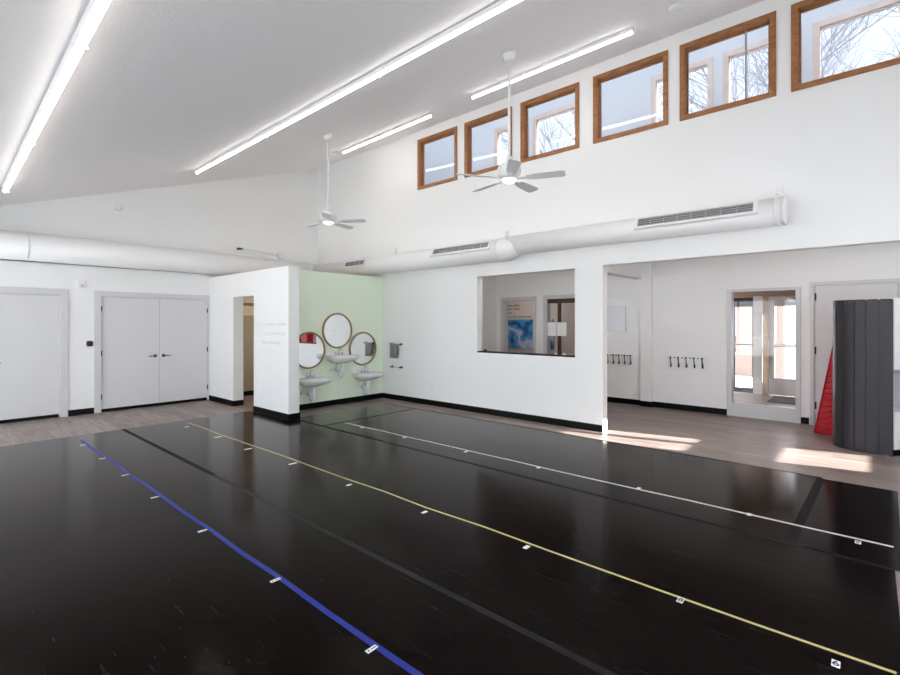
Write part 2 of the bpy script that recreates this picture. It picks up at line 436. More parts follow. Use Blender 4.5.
# monitor (light shaft) behind the clerestory windows
MY = 1.5
MW = [(1.80, 2.62), (2.72, 3.97), (4.96, 5.87), (6.00, 6.95), (7.07, 8.10), (8.25, 9.2)]
m = MB(); m.wall('y', -1.2, XR+.2, 2.87, 6.3, MY, MY+.12, [(a+.03, b-.03, 4.15, 5.55) for a, b in MW])
m.box(-1.3, -1.2, .15, MY+.12, 2.87, 6.3); m.box(XR+.2, XR+.3, .15, MY+.12, 2.87, 6.3)
m.box(-1.2, XR+.2, .15, MY, 2.87, 3.3)
struct(m.build('wall_light_shaft', 'pale_grey_wall'), 'pale wall of the light shaft seen through the high windows', 'wall')
struct(MB().box(-1.3, XR+.3, .0, MY+.12, 6.3, 6.33).build('ceiling_light_shaft', 'frosted_roof'), 'frosted translucent roof of the light shaft', 'ceiling')  # added translucent roof, lets daylight fill the shaft
struct(MB().box(XD-.15, XR+.3, .0, .15, CZ+.12, 6.3).build('wall_light_shaft_inner', 'white_paint'), 'upper wall above the high windows on the shaft side', 'wall')

# baseboards
BH = .10
struct(MB().box(0.0, 4.79, -.013, 0, 0, BH).build('baseboard_clerestory', 'black_base'), 'black baseboard along the wall under the reception window', 'baseboard')
struct(MB().box(0, .013, YP+.19, -.013, 0, BH).build('baseboard_green', 'black_base'), 'black baseboard under the green sink wall', 'baseboard')
m = MB(); m.box(XD, OP[0], YP-.013, YP, 0, BH); m.box(OP[1], .685, YP-.013, YP, 0, BH); m.box(.672, .685, YP, YP+.203, 0, BH)
m.box(.013, .672, YP+.19, YP+.203, 0, BH); m.box(OP[0], OP[0]+.013, YP, YP+.19, 0, BH)
struct(m.build('baseboard_partition', 'black_base'), 'black baseboard around the white partition', 'baseboard')
m = MB(); m.box(XD, XD+.013, D1[1]+.095, D2[0]-.095, 0, BH); m.box(XD, XD+.013, YR, D1[0]-.1, 0, BH); m.box(XD+.02, XD+.033, YP+.19, 0, 0, BH)
struct(m.build('baseboard_door_side', 'black_base'), 'short black baseboard between the grey doors', 'baseboard')
m = MB()
for a, b in ((1.02, 1.17), (2.1, 2.3), (3.27, 4.41), (4.61, 5.835), (6.842, 6.945), (8.01, XR)): m.box(a, b, YB-.013, YB, 0, BH)
m.box(4.397, 4.623, YB-.083, YB-.07, 0, BH); m.box(4.397, 4.41, YB-.07, YB, 0, BH); m.box(4.61, 4.623, YB-.07, YB, 0, BH)
struct(m.build('baseboard_foyer', 'black_base'), 'black baseboard along the foyer wall below the coat hooks', 'baseboard')

# ------------------------------------------------------------------ clerestory windows
names = ['leftmost', 'second', 'third', 'fourth', 'fifth', 'sixth', 'seventh']
for i, (a, b) in enumerate(W6):
    desc = ['first high oak framed window from the left showing only pale shaft wall', 'second high oak framed window from the left, behind the near fan rod',
            'third high oak framed window from the left with thin branches beyond', 'fourth high oak framed window from the left, mostly pale wall beyond',
            'fifth high oak framed window from the left with a thin upright bar', 'sixth high oak framed window, cut by the right edge of the photo', 'seventh high oak framed window beyond the right edge'][i]
    w = thing('window_%d' % (i+1), desc, 'window', ((a+b)/2, 0, WZ0), 'high windows in the long wall', 'structure')
    f = MB().ring('y', a, b, WZ0, WZ1, .062, -.022, 0)
    f.ring('y', a+.021, b-.021, WZ0+.021, WZ1-.021, .045, 0, .115)
    f.build('window_frame', 'oak_trim', w, bevel=.004)
    MB().ring('y', a+.066, b-.066, WZ0+.066, WZ1-.066, .018, .06, .085).build('window_sash', 'oak_trim', w)
    MB().box(a+.07, b-.07, .068, .074, WZ0+.07, WZ1-.07).build('pane', 'glass_blue', w)
    if i == 4: MB().box(6.53, 6.548, .05, .08, WZ0+.07, WZ1-.07).build('mullion', 'brushed_steel', w)
for i, (a, b) in enumerate(MW):
    w = thing('window_%d' % (i+8), 'outer shaft window number %s from the left seen through the high windows' % ['one', 'two', 'three', 'four', 'five', 'six'][i], 'window', ((a+b)/2, MY, 4.1), 'outer windows of the light shaft', 'structure')
    MB().ring('y', a, b, 4.10, 5.58, .075, MY-.02, MY).build('window_frame', 'pale_wood', w)
    MB().ring('y', a+.03, b-.03, 4.15, 5.55, .05, MY+.02, MY+.09).build('window_sash', 'pale_wood', w)
    MB().box(a+.075, b-.075, MY+.05, MY+.055, 4.19, 5.51).build('pane', 'glass_tinted', w)
for i, (a, b) in enumerate(RW):
    w = thing('window_%d' % (i+20), 'large rear window number %s behind the camera' % ['one', 'two', 'three', 'four', 'five'][i], 'window', ((a+b)/2, YR-.08, .35), 'rear windows', 'structure')
    f = MB().ring('y', a, b, .35, 2.4, .05, YR-.12, YR-.03); f.box((a+b)/2-.025, (a+b)/2+.025, YR-.11, YR-.04, .4, 2.35)
    f.build('window_frame', 'white_gloss', w)
    MB().box(a+.04, b-.04, YR-.08, YR-.075, .39, 2.36).build('pane', 'glass', w)
for i, (a, b) in enumerate(RS):
    w = thing('window_%d' % (i+25), 'large window number %s in the right end wall' % ['one', 'two', 'three'][i], 'window', (XR+.05, (a+b)/2, .3), 'right end windows', 'structure')
    f = MB().ring('x', a, b, .3, 2.35, .05, XR+.02, XR+.08); f.box(XR+.03, XR+.07, (a+b)/2-.025, (a+b)/2+.025, .35, 2.3)
    f.build('window_frame', 'white_gloss', w)
    MB().box(XR+.05, XR+.055, a+.04, b-.04, .34, 2.31).build('pane', 'glass', w)
w = thing('window_18', 'small three pane window in the foyer end wall', 'window', (XR+.05, 1.08, .865), None, 'structure')
f = MB().wall('x', .64, 1.50, .865, 2.13, XR+.03, XR+.07, [(.66, 1.48, .885, 1.19), (.66, 1.055, 1.515, 2.11), (1.175, 1.44, 1.515, 2.11)])
f.build('window_frame', 'white_gloss', w)
MB().box(XR+.05, XR+.054, .65, 1.49, .87, 2.12).build('pane', 'glass', w)

# ------------------------------------------------------------------ doors
def lever(parent, x, y, z, sgn, m='dark_metal', name='door_handle'):
    h = MB(); h.lathe([(0, 0), (.03, 0), (.03, .008), (.026, .012), (0, .012)], 20, T(x, y, z) @ RY(PI/2))
    h.tube([(x+.01, y, z), (x+.05, y, z), (x+.058, y+.012*sgn, z), (x+.058, y+.115*sgn, z)], [.011, .011, .010, .008], 10)
    return h.build(name, m, parent)
d = thing('door_1', 'grey single door cut by the left edge of the photo', 'door', (XD, -5.3, 0), None, 'structure')
f = MB(); f.wall('x', D1[0]-.095, D1[1]+.098, 0, 2.125, XD, XD+.022, [(D1[0]+.003, D1[1]-.003, -1, 2.032)])
f.wall('x', D1[0], D1[1], 0, 2.035, XD-.15, XD, [(D1[0]+.012, D1[1]-.012, -1, 2.016)])
f.build('door_frame', 'frame_grey', d, bevel=.003)
lf = MB().box(XD-.075, XD-.03, D1[0]+.014, D1[1]-.014, .055, 2.0155).build('door_leaf', 'door_grey', d)
lever(d, XD-.03, D1[0]+.075, .945, 1)
MB().box(XD-.074, XD-.032, D1[0]+.015, D1[1]-.015, 0.004, .055).build('door_sweep', 'black_base', lf)
MB().box(XD-.15, XD-.10, D1[0]-.02, D1[1]+.02, 0, 2.04).build('door_stop', 'frame_grey', d)  # hidden board added to stop light leaking around the leaf
d = thing('door_2', 'grey double doors beside the white partition', 'door', (XD, -3.43, 0), None, 'structure')
f = MB(); f.wall('x', D2[0]-.095, YP, 0, 2.118, XD, XD+.022, [(D2[0]+.003, D2[1]-.003, -1, 2.032)])
f.wall('x', D2[0], D2[1], 0, 2.035, XD-.15, XD, [(D2[0]+.012, D2[1]-.012, -1, 2.016)])
f.build('door_frame', 'frame_grey', d, bevel=.003)
ym = (D2[0]+D2[1])/2 + .02
for a, b, s, hy in ((D2[0]+.014, ym-.002, -1, ym-.07), (ym+.002, D2[1]-.014, 1, ym+.07)):
    lf = MB().box(XD-.06, XD-.015, a, b, .055, 2.0155).build('door_leaf', 'door_grey', d)
    lever(lf, XD-.015, hy, .945, s)
    MB().box(XD-.058, XD-.017, a+.002, b-.002, .004, .055).build('door_sweep', 'black_base', lf)
    for z in (.27, 1.03, 1.81):
        yy = a if s < 0 else b
        MB().tube([(XD-.004, yy, z-.045), (XD-.004, yy, z+.045)], .011, 10).build('hinge', 'dark_metal', lf)
MB().box(XD-.15, XD-.10, D2[0]-.02, D2[1]+.005, 0, 2.04).build('door_stop', 'frame_grey', d)  # added board behind both leaves, blocks light leaks
# foyer door
d = thing('door_3', 'pale grey foyer door partly hidden by the charcoal desk', 'door', (7.48, YB, 0), None, 'structure')
f = MB(); f.wall('y', 6.955, 8.0, 0, 2.185, YB-.02, YB, [(7.003, 7.952, -1, 2.137)]); f.wall('y', 7.0, 7.955, 0, 2.14, YB, YB+.15, [(7.015, 7.94, -1, 2.125)])
f.build('door_frame', 'frame_grey', d, bevel=.003)
lf = MB().box(7.0165, 7.9385, YB+.015, YB+.06, .006, 2.1242).build('door_leaf', 'door_grey', d)
MB().box(6.99, 7.965, YB+.10, YB+.148, 0, 2.15).build('door_stop', 'frame_grey', d)  # opaque backing added against the bright leak over the leaf
for z in (.30, 1.14, 1.96): MB().tube([(7.02, YB+.006, z-.055), (7.02, YB+.006, z+.055)], .012, 10).build('hinge', 'dark_metal', lf)
h = MB(); h.lathe([(0, 0), (.03, 0), (.03, .01), (0, .01)], 20, T(7.87, YB+.015, .98) @ RX(PI/2)); h.tube([(7.87, YB+.01, .98), (7.87, YB-.04, .98), (7.77, YB-.045, .98)], .009, 10)
h.build('door_handle', 'brushed_steel', lf)
# reception doorways (open, casing only)
for k, (a, b, z, lab) in enumerate(((1.235, 2.045, 2.085, 'open doorway casing with the blue mural beyond it'), (2.365, 3.20, 2.095, 'doorway casing with a glazed brown door and two papers'))):
    f = MB(); f.wall('y', a-.065, b+.065, 0, z+.065, YB-.018, YB, [(a, b, -1, z)]); f.wall('y', a, b, 0, z, YB, YB+.15, [(a+.015, b-.015, -1, z-.015)])
    struct(f.build('trim_%d' % (6+k), 'frame_grey'), lab, 'door frame')
d = thing('door_4', 'brown wood door with clear glass behind two white papers', 'door', (2.8, YB+.05, 0), None, 'structure')
f = MB(); f.wall('y', 2.38, 3.185, 0, 2.08, YB+.025, YB+.07, [(2.38, 2.622, .12, 1.985), (2.69, 3.15, .12, 1.985)])
f.build('door_frame', 'brown_wood', d)
MB().box(2.383, 3.15, YB+.045, YB+.049, .10, 2.0).build('pane', 'glass', d)
for k, (xa, lab) in enumerate(((2.384, 'left white paper taped to the glass beside the brown stile'), (2.612, 'right white paper taped over the brown door stile'))):
    tag(MB().box(xa, xa+[.205, .222][k], YB+.0225, YB+.024, 1.285, 1.575).build('paper_sheet', 'paper'), lab, 'paper', 'papers on the reception door')

# entry glass panel in the foyer wall
w = thing('window_19', 'tall grey framed entry glass panel looking into the vestibule', 'window', (6.34, YB, 0), None, 'structure')
f = MB().wall('y', VP[0], VP[1], 0, VP[3], YB-.025, YB+.13, [(5.905, 6.775, .22, 2.085)])
f.build('window_frame', 'frame_grey', w, bevel=.004)
MB().box(5.9, 6.78, YB+.045, YB+.053, .21, 2.09).build('pane', 'glass', w)
# vestibule doors
def glass_door(name, label, x0, x1, y, mid, mfr, stile=.10, low=.38):
    d = thing(name, label, 'door', ((x0+x1)/2, y, 0), None, 'structure')
    z1 = 2.128
    f = MB().wall('y', x0, x1, .01, z1, y, y+.045, [(x0+stile, x1-stile, low, mid-(.04 if low > .2 else .012)), (x0+stile, x1-stile, mid+(.04 if low > .2 else .012), 1.92)])
    f.build('door_leaf', mfr, d, bevel=.004)
    MB().box(x0+stile-.01, x1-stile+.01, y+.02, y+.026, low-.01, 1.93).build('pane', 'glass_door', d)
    return d
d = glass_door('door_5', 'white framed glass entry door with a push bar in the vestibule', 6.002, 6.998, VY+.03, 1.08, 'frame_grey', .11)
p = MB(); p.tube([(6.1, VY-.04, 1.08), (6.9, VY-.04, 1.08)], .022, 12); p.box(6.09, 6.13, VY-.04, VY+.03, 1.06, 1.10); p.box(6.87, 6.91, VY-.04, VY+.03, 1.06, 1.10)
p.build('push_bar', 'white_gloss', d)
c = MB(); c.box(6.35, 6.62, VY-.03, VY+.03, 2.0, 2.07); c.tube([(6.48, VY-.03, 2.035), (6.42, VY-.2, 2.07), (6.3, VY-.02, 2.125)], .012, 8)
c.build('door_closer', 'brushed_steel', d)
for k, (a, b, hx, lab) in enumerate(((4.952, 5.339, 5.30, 'left leaf of the narrow glass double door in the vestibule'), (5.341, 5.728, 5.38, 'right leaf of the narrow glass double door in the vestibule'))):
    d = glass_door('door_%d' % (6+k), lab, a, b, VY+.03, 1.08, 'dark_metal', .03, .12)
    MB().tube([(hx, VY+.03, .92), (hx, VY-.04, .92), (hx, VY-.04, 1.25), (hx, VY+.03, 1.25)], .020, 10).build('door_handle', 'dark_metal', d)
f = MB(); f.wall('y', 5.73, 5.9, 0, 2.14, VY-.06, VY)
struct(f.build('trim_8', 'pale_grey_wall'), 'pale grey post between the vestibule doors', 'trim')
tag(MB().box(6.12, 7.02, 4.62, 5.68, 0, .012).build('door_mat', 'mat_rubber', bevel=.004), 'dark entrance mat on the vestibule floor inside the glass door', 'mat')

# reception window ledge
m = MB(); m.box(2.512, 4.357, .004, .20, 1.048, 1.068)
struct(m.build('trim_9', 'black_base'), 'black ledge along the bottom of the reception window', 'trim')

# ------------------------------------------------------------------ vinyl dance floor
vt = .003
def sheet(poly, label, z=0.0):
    return tag(MB().prism(poly, z, z+vt).build('vinyl_floor_sheet', 'black_vinyl'), label, 'dance floor', 'black vinyl dance floor sheets')
sheet([(.59, -2.33), (.59, -.49), (1.4545, -.49), (1.4445, -2.4215), (.70, -2.4215), (.70, -2.33)], 'small black vinyl sheet in the nook below the green wall')
sheet([(1.446, -2.4215), (1.456, -.49), (7.29, -.45), (7.235, -2.4215)], 'long black vinyl sheet under the white tape, nearest the reception wall')
sheet([(7.2365, -2.4215), (7.2915, -.50), (7.84, -.49), (7.80, -2.4215)], 'short black vinyl sheet at the right end of the white tape')
sheet([(-.57, -2.56), (-.57, -4.478), (7.765, -4.478), (7.765, -2.423), (.70, -2.423), (.70, -2.56)], 'long black vinyl sheet under the yellow tape')
sheet([(-.57, -4.480), (-.57, -6.45), (7.765, -6.45), (7.765, -4.480)], 'long black vinyl sheet under the blue tape')
sheet([(-.57, -6.458), (-.57, -7.9), (7.765, -7.9), (7.765, -6.458)], 'black vinyl sheet beyond the blue tape at the photo bottom left')
# black seam tape over the joins (darker or greyer bands)
mat('seam_tape', (.0025, .0022, .0022), .5, spec=.08)
mat('seam_tape_worn', (.011, .010, .010), .4, spec=.12, var=.8, vscale=7, stretch=(1, 6, 1))
zt = vt
tag(MB().box(-.57, 2.6, -4.503, -4.455, zt, zt+.0008).build('seam_tape', 'seam_tape'), 'matt black seam tape at the far end between blue and yellow tapes', 'tape')
tag(MB().box(2.6, 7.765, -4.500, -4.458, zt, zt+.0008).build('seam_tape', 'seam_tape_worn'), 'worn grey seam tape crossing the floor towards the bottom of the photo', 'tape')
tag(MB().prism([(7.19, -2.385), (7.245, -.49), (7.31, -.49), (7.255, -2.385)], zt, zt+.0008).build('seam_tape', 'seam_tape'), 'black cross seam tape near the right end of the white tape', 'tape')
tag(MB().box(.70, 7.765, -2.445, -2.400, zt, zt+.0008).build('seam_tape', 'seam_tape'), 'black seam tape between the yellow and white tapes', 'tape')
tag(MB().prism([(1.425, -2.385), (1.435, -.50), (1.475, -.50), (1.465, -2.385)], zt, zt+.0008).build('seam_tape', 'seam_tape'), 'black cross seam tape near the green sink wall', 'tape')
tag(MB().box(.6, 7.28, -.478, -.447, zt+.0009, zt+.0016).build('seam_tape', 'seam_tape'), 'thin black edge tape along the vinyl beside the wood strip', 'tape')
def tape(name, m, x0, x1, y0, y1, w, label, z):
    pts = []
    n = 14
    m_ = MB()
    for i in range(n+1):
        t = i/n
        pts.append((x0+(x1-x0)*t, y0+(y1-y0)*t + (0 if i in (0, n) else random.uniform(-.012, .012))))
    poly = [(x, y-w/2) for x, y in pts] + [(x, y+w/2) for x, y in pts[::-1]]
    m_.prism(poly, z, z+.0006)
    return tag(m_.build(name, m), label, 'tape')
zz = vt+.001
tape('floor_tape', 'tape_blue', -.18, 7.0, -5.038, -5.036, .034, 'blue tape line along the black floor, nearest the camera', zz)
tape('floor_tape', 'tape_yellow', -.34, 7.735, -3.675, -3.630, .021, 'yellow tape line along the middle of the black floor', zz)
tape('floor_tape', 'tape_white', 1.50, 7.77, -2.05, -2.010, .030, 'white tape line on the black floor nearest the reception wall', zz)

def numeral(parent, txt, x, y, z, size, rz=0):
    c = bpy.data.curves.new('numeral', 'FONT'); c.body = txt; c.size = size; c.align_x = 'CENTER'; c.align_y = 'CENTER'; c.offset = .0015
    o = bpy.data.objects.new('tmp', c); COL.objects.link(o)
    dg = bpy.context.evaluated_depsgraph_get()
    me = bpy.data.meshes.new_from_object(o.evaluated_get(dg)); COL.objects.unlink(o); bpy.data.objects.remove(o)
    me.transform(T(x, y, z) @ RZ(rz)); me.materials.clear(); me.materials.append(MATS['ink_black'])
    q = bpy.data.objects.new('numeral', me); COL.objects.link(q); q.parent = parent
    q.matrix_parent_inverse = parent.matrix_basis.inverted()
    return q
ordn = ['first', 'second', 'third', 'fourth', 'fifth', 'sixth', 'seventh', 'eighth']
rows = [
  ('blue', [(.13, -5.08), (1.04, -5.08), (1.93, -5.08), (2.86, -5.09), (3.90, -5.085), (4.95, -5.069), (5.865, -5.073)], .026, .062),
  ('yellow', [(-.02, -3.80), (.98, -3.76), (1.89, -3.775), (2.86, -3.735), (3.895, -3.745), (4.90, -3.735), (5.86, -3.70), (6.85, -3.669), (7.53, -3.732)], .032, .056),
  ('white', [(1.98, -2.085), (2.90, -2.09), (3.985, -2.09), (4.975, -2.06), (6.015, -1.995), (6.91, -2.02), (7.583, -2.083)], .034, .056)]
for col, pts, w, l in rows:
    for i, (x, y) in enumerate(pts):
        k = thing('floor_marker', 'small white number sticker, %s from the far end of the %s tape' % (ordn[i] if i < 8 else 'ninth', col), 'marker', (x, y, vt), 'number stickers along the floor tapes')
        ll = l*(1.7 if (col == 'yellow' and i in (1, 2, 3)) else 1)
        MB().box(x-w/2, x+w/2, y-ll/2, y+ll/2, vt+.0004, vt+.0018).build('sticker', 'marker_white', k)
        if col == 'yellow' and i >= 7: numeral(k, '86'[i-7], x, y, vt+.0022, .055)
        elif col == 'white' and i == 6: numeral(k, '6', x, y, vt+.0022, .05)
        elif col == 'blue' and i >= 2:
            s = MB().box(x-.003, x+.003, y-.006, y+.026, vt+.0019, vt+.0024); s.box(x-.005, x+.005, y-.023, y-.014, vt+.0019, vt+.0024)
            s.build('numeral', 'ink_black', k)

# ------------------------------------------------------------------ ceiling strip lamps
def strip(x0, x1, ya, yb, label, group):
    """strip from (x0, ya) to (x1, yb) hung against the sloping ceiling"""
    xm, ym = (x0+x1)/2, (ya+yb)/2
    z = ceil_z(ym) - .004
    t = thing('strip_light', label, 'light', (xm, ym, z), group)
    M = T(xm, ym, z) @ RX(math.atan(SL)) @ RZ(math.atan2(yb-ya, x1-x0)*1.05)
    h = (x1-x0)/2
    MB().box(-h, h, -.029, .029, -.042, -.001, M).build('housing', 'white_plastic', t, bevel=.004)
    prof = [(-.026, -.042)] + [(-.026*math.cos(a*PI/8), -.046-.022*math.sin(a*PI/8)) for a in range(9)] + [(.026, -.042)]
    MB().prism(prof, -h+.010, h-.010, 'x', M).build('diffuser', 'tube_light', t)
    for s in (-1, 1): MB().box(min(s*h, s*(h-.010)), max(s*h, s*(h-.010)), -.029, .029, -.075, -.042, M).build('end_cap', 'white_plastic', t)
    return t
strip(-.18, 2.40, -.875, -1.02, 'short ceiling strip light nearest the far end of the high windows', 'ceiling strip lights by the high windows')
strip(3.28, 5.66, -1.10, -1.157, 'ceiling strip light above the fourth high window', 'ceiling strip lights by the high windows')
row2 = lambda x: -3.375 - .0092*(x+.82)
row3 = lambda x: -5.735 - .0268*(x+.78)
for k, (a, b) in enumerate(((-.82, 1.545), (1.55, 3.91), (3.915, 6.28))):
    strip(a, b, row2(a), row2(b), ['far', 'middle', 'near'][k] + ' length of the long middle ceiling light row', 'middle ceiling light row')
for k, (a, b) in enumerate(((-.78, 1.73), (1.735, 4.075), (4.08, 6.45))):
    strip(a, b, row3(a), row3(b), ['far', 'middle', 'near'][k] + ' length of the left ceiling light row', 'left ceiling light row')

# ------------------------------------------------------------------ ceiling fans
def fan(x, y, zh, ang, label, rad=.61):
    t = thing('ceiling_fan', label, 'ceiling fan', (x, y, ceil_z(y)), 'white ceiling fans')
    zc = ceil_z(y)
    MB().lathe([(0, .03), (.07, .03), (.07, -.03), (.055, -.07), (.025, -.085), (0, -.085)], 24, T(x, y, zc-.005)).build('canopy', 'fan_white', t)
    MB().tube([(x, y, zc-.05), (x, y, zh+.14)], .0155, 12).build('downrod', 'fan_white', t)
    MB().lathe([(0, .17), (.028, .17), (.034, .12), (.07, .085), (.115, .06), (.132, .03), (.135, .0), (.125, -.05), (.09, -.09), (0, -.09)], 32, T(x, y, zh)).build('motor', 'fan_white', t)
    MB().lathe([(.082, -.085), (.082, -.095), (.068, -.115), (.04, -.128), (0, -.132)], 28, T(x, y, zh)).build('light_globe', 'fan_light', t)
    for k in range(5):
        a = R(ang + 72*k)
        M = T(x, y, zh-.082) @ RZ(a) @ RX(R(-13))
        b = MB().prism([(.19, -.045), (.30, -.06), (rad-.04, -.068), (rad, -.05), (rad, .05), (rad-.04, .068), (.30, .06), (.19, .045)], -.003, .003, 'z', M).build('blade', 'blade_grey', t)
        MB().box(.10, .23, -.016, .016, -.008, -.002, M).build('blade_iron', 'fan_white', b)
    return t
fan(1.17, -2.13, 3.26, 34, 'far white ceiling fan near the green sink wall corner')
fan(4.64, -2.13, 3.245, 22, 'near white ceiling fan hanging in front of the high windows')

# ------------------------------------------------------------------ ducts
def louvre(parent, x0, x1, yc, zc, r, el):
    # grille lying on the front of a round duct, tilted up by el
    M = T(0, yc, zc) @ RX(-el)
    hw = .085; d0 = -(r+.012)
    f = MB(); f.wall('y', x0-.045, x1+.045, -hw, hw, d0-.008, -(r-.05), [(x0, x1, -hw+.03, hw-.03)])
    for v in f.bm.verts: v.co = M @ v.co
    g = f.build('grille', 'duct_white', parent, bevel=.003)
    b = MB().box(x0, x1, d0+.012, d0+.02, -hw+.028, hw-.028, M)
    n = max(4, int((x1-x0)/.14))
    b.build('grille_back', 'louvre_brown', g)
    s = MB()
    for i in range(4):
        zz_ = -hw+.042+i*(2*hw-.084)/3
        s.box(x0, x1, d0-.002, d0+.011, zz_-.0035, zz_+.0035, M)
    for i in range(1, n): 
        xx = x0+(x1-x0)*i/n
        s.box(xx-.004, xx+.004, d0-.004, d0+.011, -hw+.03, hw-.03, M)
    s.build('slats', 'grey_laminate', g)
LY, LZ, LR = -.235, 2.735, .178
RYc, RZc, RRr = -.225, 2.785, .152
dct = thing('air_duct', 'long white round duct along the wall under the high windows', 'duct', (2.5, LY, LZ))
MB().tube([(XD+.02, LY, LZ), (3.22, LY, LZ)], LR, 36).build('duct_body', 'duct_white', dct)
MB().tube([(3.20, LY, LZ), (3.21, LY, LZ), (3.34, LY, LZ), (3.45, (LY+RYc)/2, (LZ+RZc)/2), (3.47, RYc, RZc)], [LR+.001, LR+.010, LR+.010, RRr+.010, RRr+.002], 36).build('reducer', 'duct_white', dct)
MB().tube([(3.40, RYc, RZc), (6.95, RYc, RZc)], RRr, 36).build('duct_body', 'duct_white', dct)
e = MB().tube([(6.93, RYc, RZc), (6.965, RYc, RZc)], RRr+.003, 36); e.build('end_cap', 'duct_white', dct)
louvre(dct, 5.42, 6.68, RYc, RZc, RRr, R(20))
louvre(dct, 1.83, 3.06, LY, LZ, LR, R(27))
louvre(dct, -.74, -.10, LY, LZ, LR, R(22))
for x, yc, zc, r in ((6.88, RYc, RZc, RRr), (3.15, LY, LZ, LR), (.42, LY, LZ, LR)):
    s = MB(); s.tube([(x-.012, yc, zc), (x+.012, yc, zc)], r+.0012, 36)
    st = s.build('strap', 'duct_white', dct)
    s = MB(); s.box(x-.014, x+.014, -.07, -.055, zc+r-.06, zc+r+.13); s.box(x-.03, x+.03, -.06, -.001, zc+r+.08, zc+r+.17)
    s.build('strap_bracket', 'white_plastic', st)
dd = thing('air_duct', 'fat white round duct over the grey doors', 'duct', (XD+.25, -4, 2.77))
XC, ZC, RC = XD+.235, 2.745, .215
m = MB().tube([(XC, -6.55, ZC), (XC, LY-.2, ZC), (XC, LY-.19, ZC), (XC, -.02, ZC)], [RC, RC, RC-.01, RC-.01], 40); m.build('duct_body', 'duct_white', dd)
for y in (-5.35,): MB().tube([(XC, y-.012, ZC), (XC, y+.012, ZC)], RC+.0015, 40).build('strap', 'duct_white', dd)

# small devices
k = thing('security_camera', 'small device with a black tip and curved cable above the door side duct', 'camera', (XD+.03, -1.9, 3.05))
MB().box(XD, XD+.05, -1.05, -.95, 3.02, 3.14).build('junction_box', 'white_plastic', k, bevel=.006)
MB().tube([(XD+.03, -1.02, 3.06), (XD+.05, -1.4, 3.11), (XD+.06, -1.72, 3.14), (XD+.06, -1.9, 3.135)], .010, 8).build('cable', 'white_plastic', k)
MB().tube([(XD+.06, -1.88, 3.135), (XD+.06, -1.99, 3.125)], [.018, .024], 12).build('camera_tip', 'black_plastic', k)
def disc(name, label, M, r=.065, h=.035, cat='detector'):
    t = tag(MB().lathe([(0, 0), (r, 0), (r, h*.5), (r*.8, h), (r*.35, h*1.15), (0, h*1.15)], 24, M).build(name, 'white_plastic'), label, cat)
    return t
disc('smoke_detector', 'round white smoke detector high on the wall above the grey doors', T(XD, -4.079, 3.625) @ RY(PI/2))
A = math.atan(SL)
disc('smoke_detector', 'white smoke detector on the ceiling beside the far fan rod', T(-.384, -.94, ceil_z(-.94)) @ RX(A) @ RX(PI))
disc('smoke_detector', 'white smoke detector on the ceiling above the fifth high window', T(6.148, -1.277, ceil_z(-1.277)) @ RX(A) @ RX(PI), .075, .045)
k = thing('thermostat', 'black rounded thermostat on the wall between the grey doors', 'thermostat', (XD, -4.508, 1.207))
MB().box(XD-.002, XD+.012, -4.538, -4.478, 1.177, 1.238).build('back_plate', 'black_plastic', k, bevel=.005)
MB().prism([(-4.508+.046*math.copysign(abs(math.cos(q*PI/20))**.55, math.cos(q*PI/20)), 1.207+.047*math.copysign(abs(math.sin(q*PI/20))**.55, math.sin(q*PI/20))) for q in range(40)], XD+.010, XD+.030, 'x').build('display', 'black_plastic', k, bevel=.003)
k = thing('alarm_strobe', 'small white alarm box above the gap between the grey doors', 'alarm', (XD, -4.625, 2.21))
MB().box(XD-.002, XD+.035, -4.685, -4.565, 2.15, 2.28).build('housing', 'white_plastic', k, bevel=.006)
MB().box(XD+.035, XD+.05, -4.632, -4.60, 2.175, 2.215).build('lens', 'brushed_steel', k, bevel=.004)
tag(MB().lathe([(0, 0), (.022, 0), (.022, .012), (0, .014)], 16, T(1.78, 0, 1.375) @ RX(PI/2)).build('wall_button', 'white_plastic'), 'tiny white button on the wall left of the reception window', 'button')
def outlet(x, y, z, label):
    k = thing('power_outlet', label, 'outlet', (x, y, z))
    MB().box(x-.036, x+.036, y-.006, y, z-.058, z+.058).build('cover_plate', 'white_plastic', k, bevel=.003)
    for s in (-1, 1): MB().box(x-.016, x+.016, y-.008, y-.006, z+s*.026-.014, z+s*.026+.014).build('socket', 'white_gloss', k)
outlet(1.42, 0, .345, 'white outlet plate low on the wall right of the towel bars')
outlet(3.84, YB, .36, 'white outlet plate low on the wall below the left coat hooks')

# ------------------------------------------------------------------ mirrors and sinks on the green wall
def mirror(y, z, r, label):
    t = thing('round_mirror', label, 'mirror', (0, y, z), 'round mirrors on the green wall')
    M = T(.018, y, z) @ RY(PI/2)
    MB().torus(r-.013, .017, M, 64, 10).build('mirror_frame', 'gold_frame', t)
    MB().prism([((r-.008)*math.cos(2*PI*q/64), (r-.008)*math.sin(2*PI*q/64)) for q in range(64)], -.016, .004, 'z', M).build('mirror_glass', 'mirror', t)
mirror(-1.755, 1.065, .335, 'left round gold framed mirror, cut off by the white partition')
mirror(-1.14, 1.415, .335, 'tallest hung round gold framed mirror, above the middle sink')
mirror(-.53, 1.045, .335, 'right round gold framed mirror, nearest the towel')

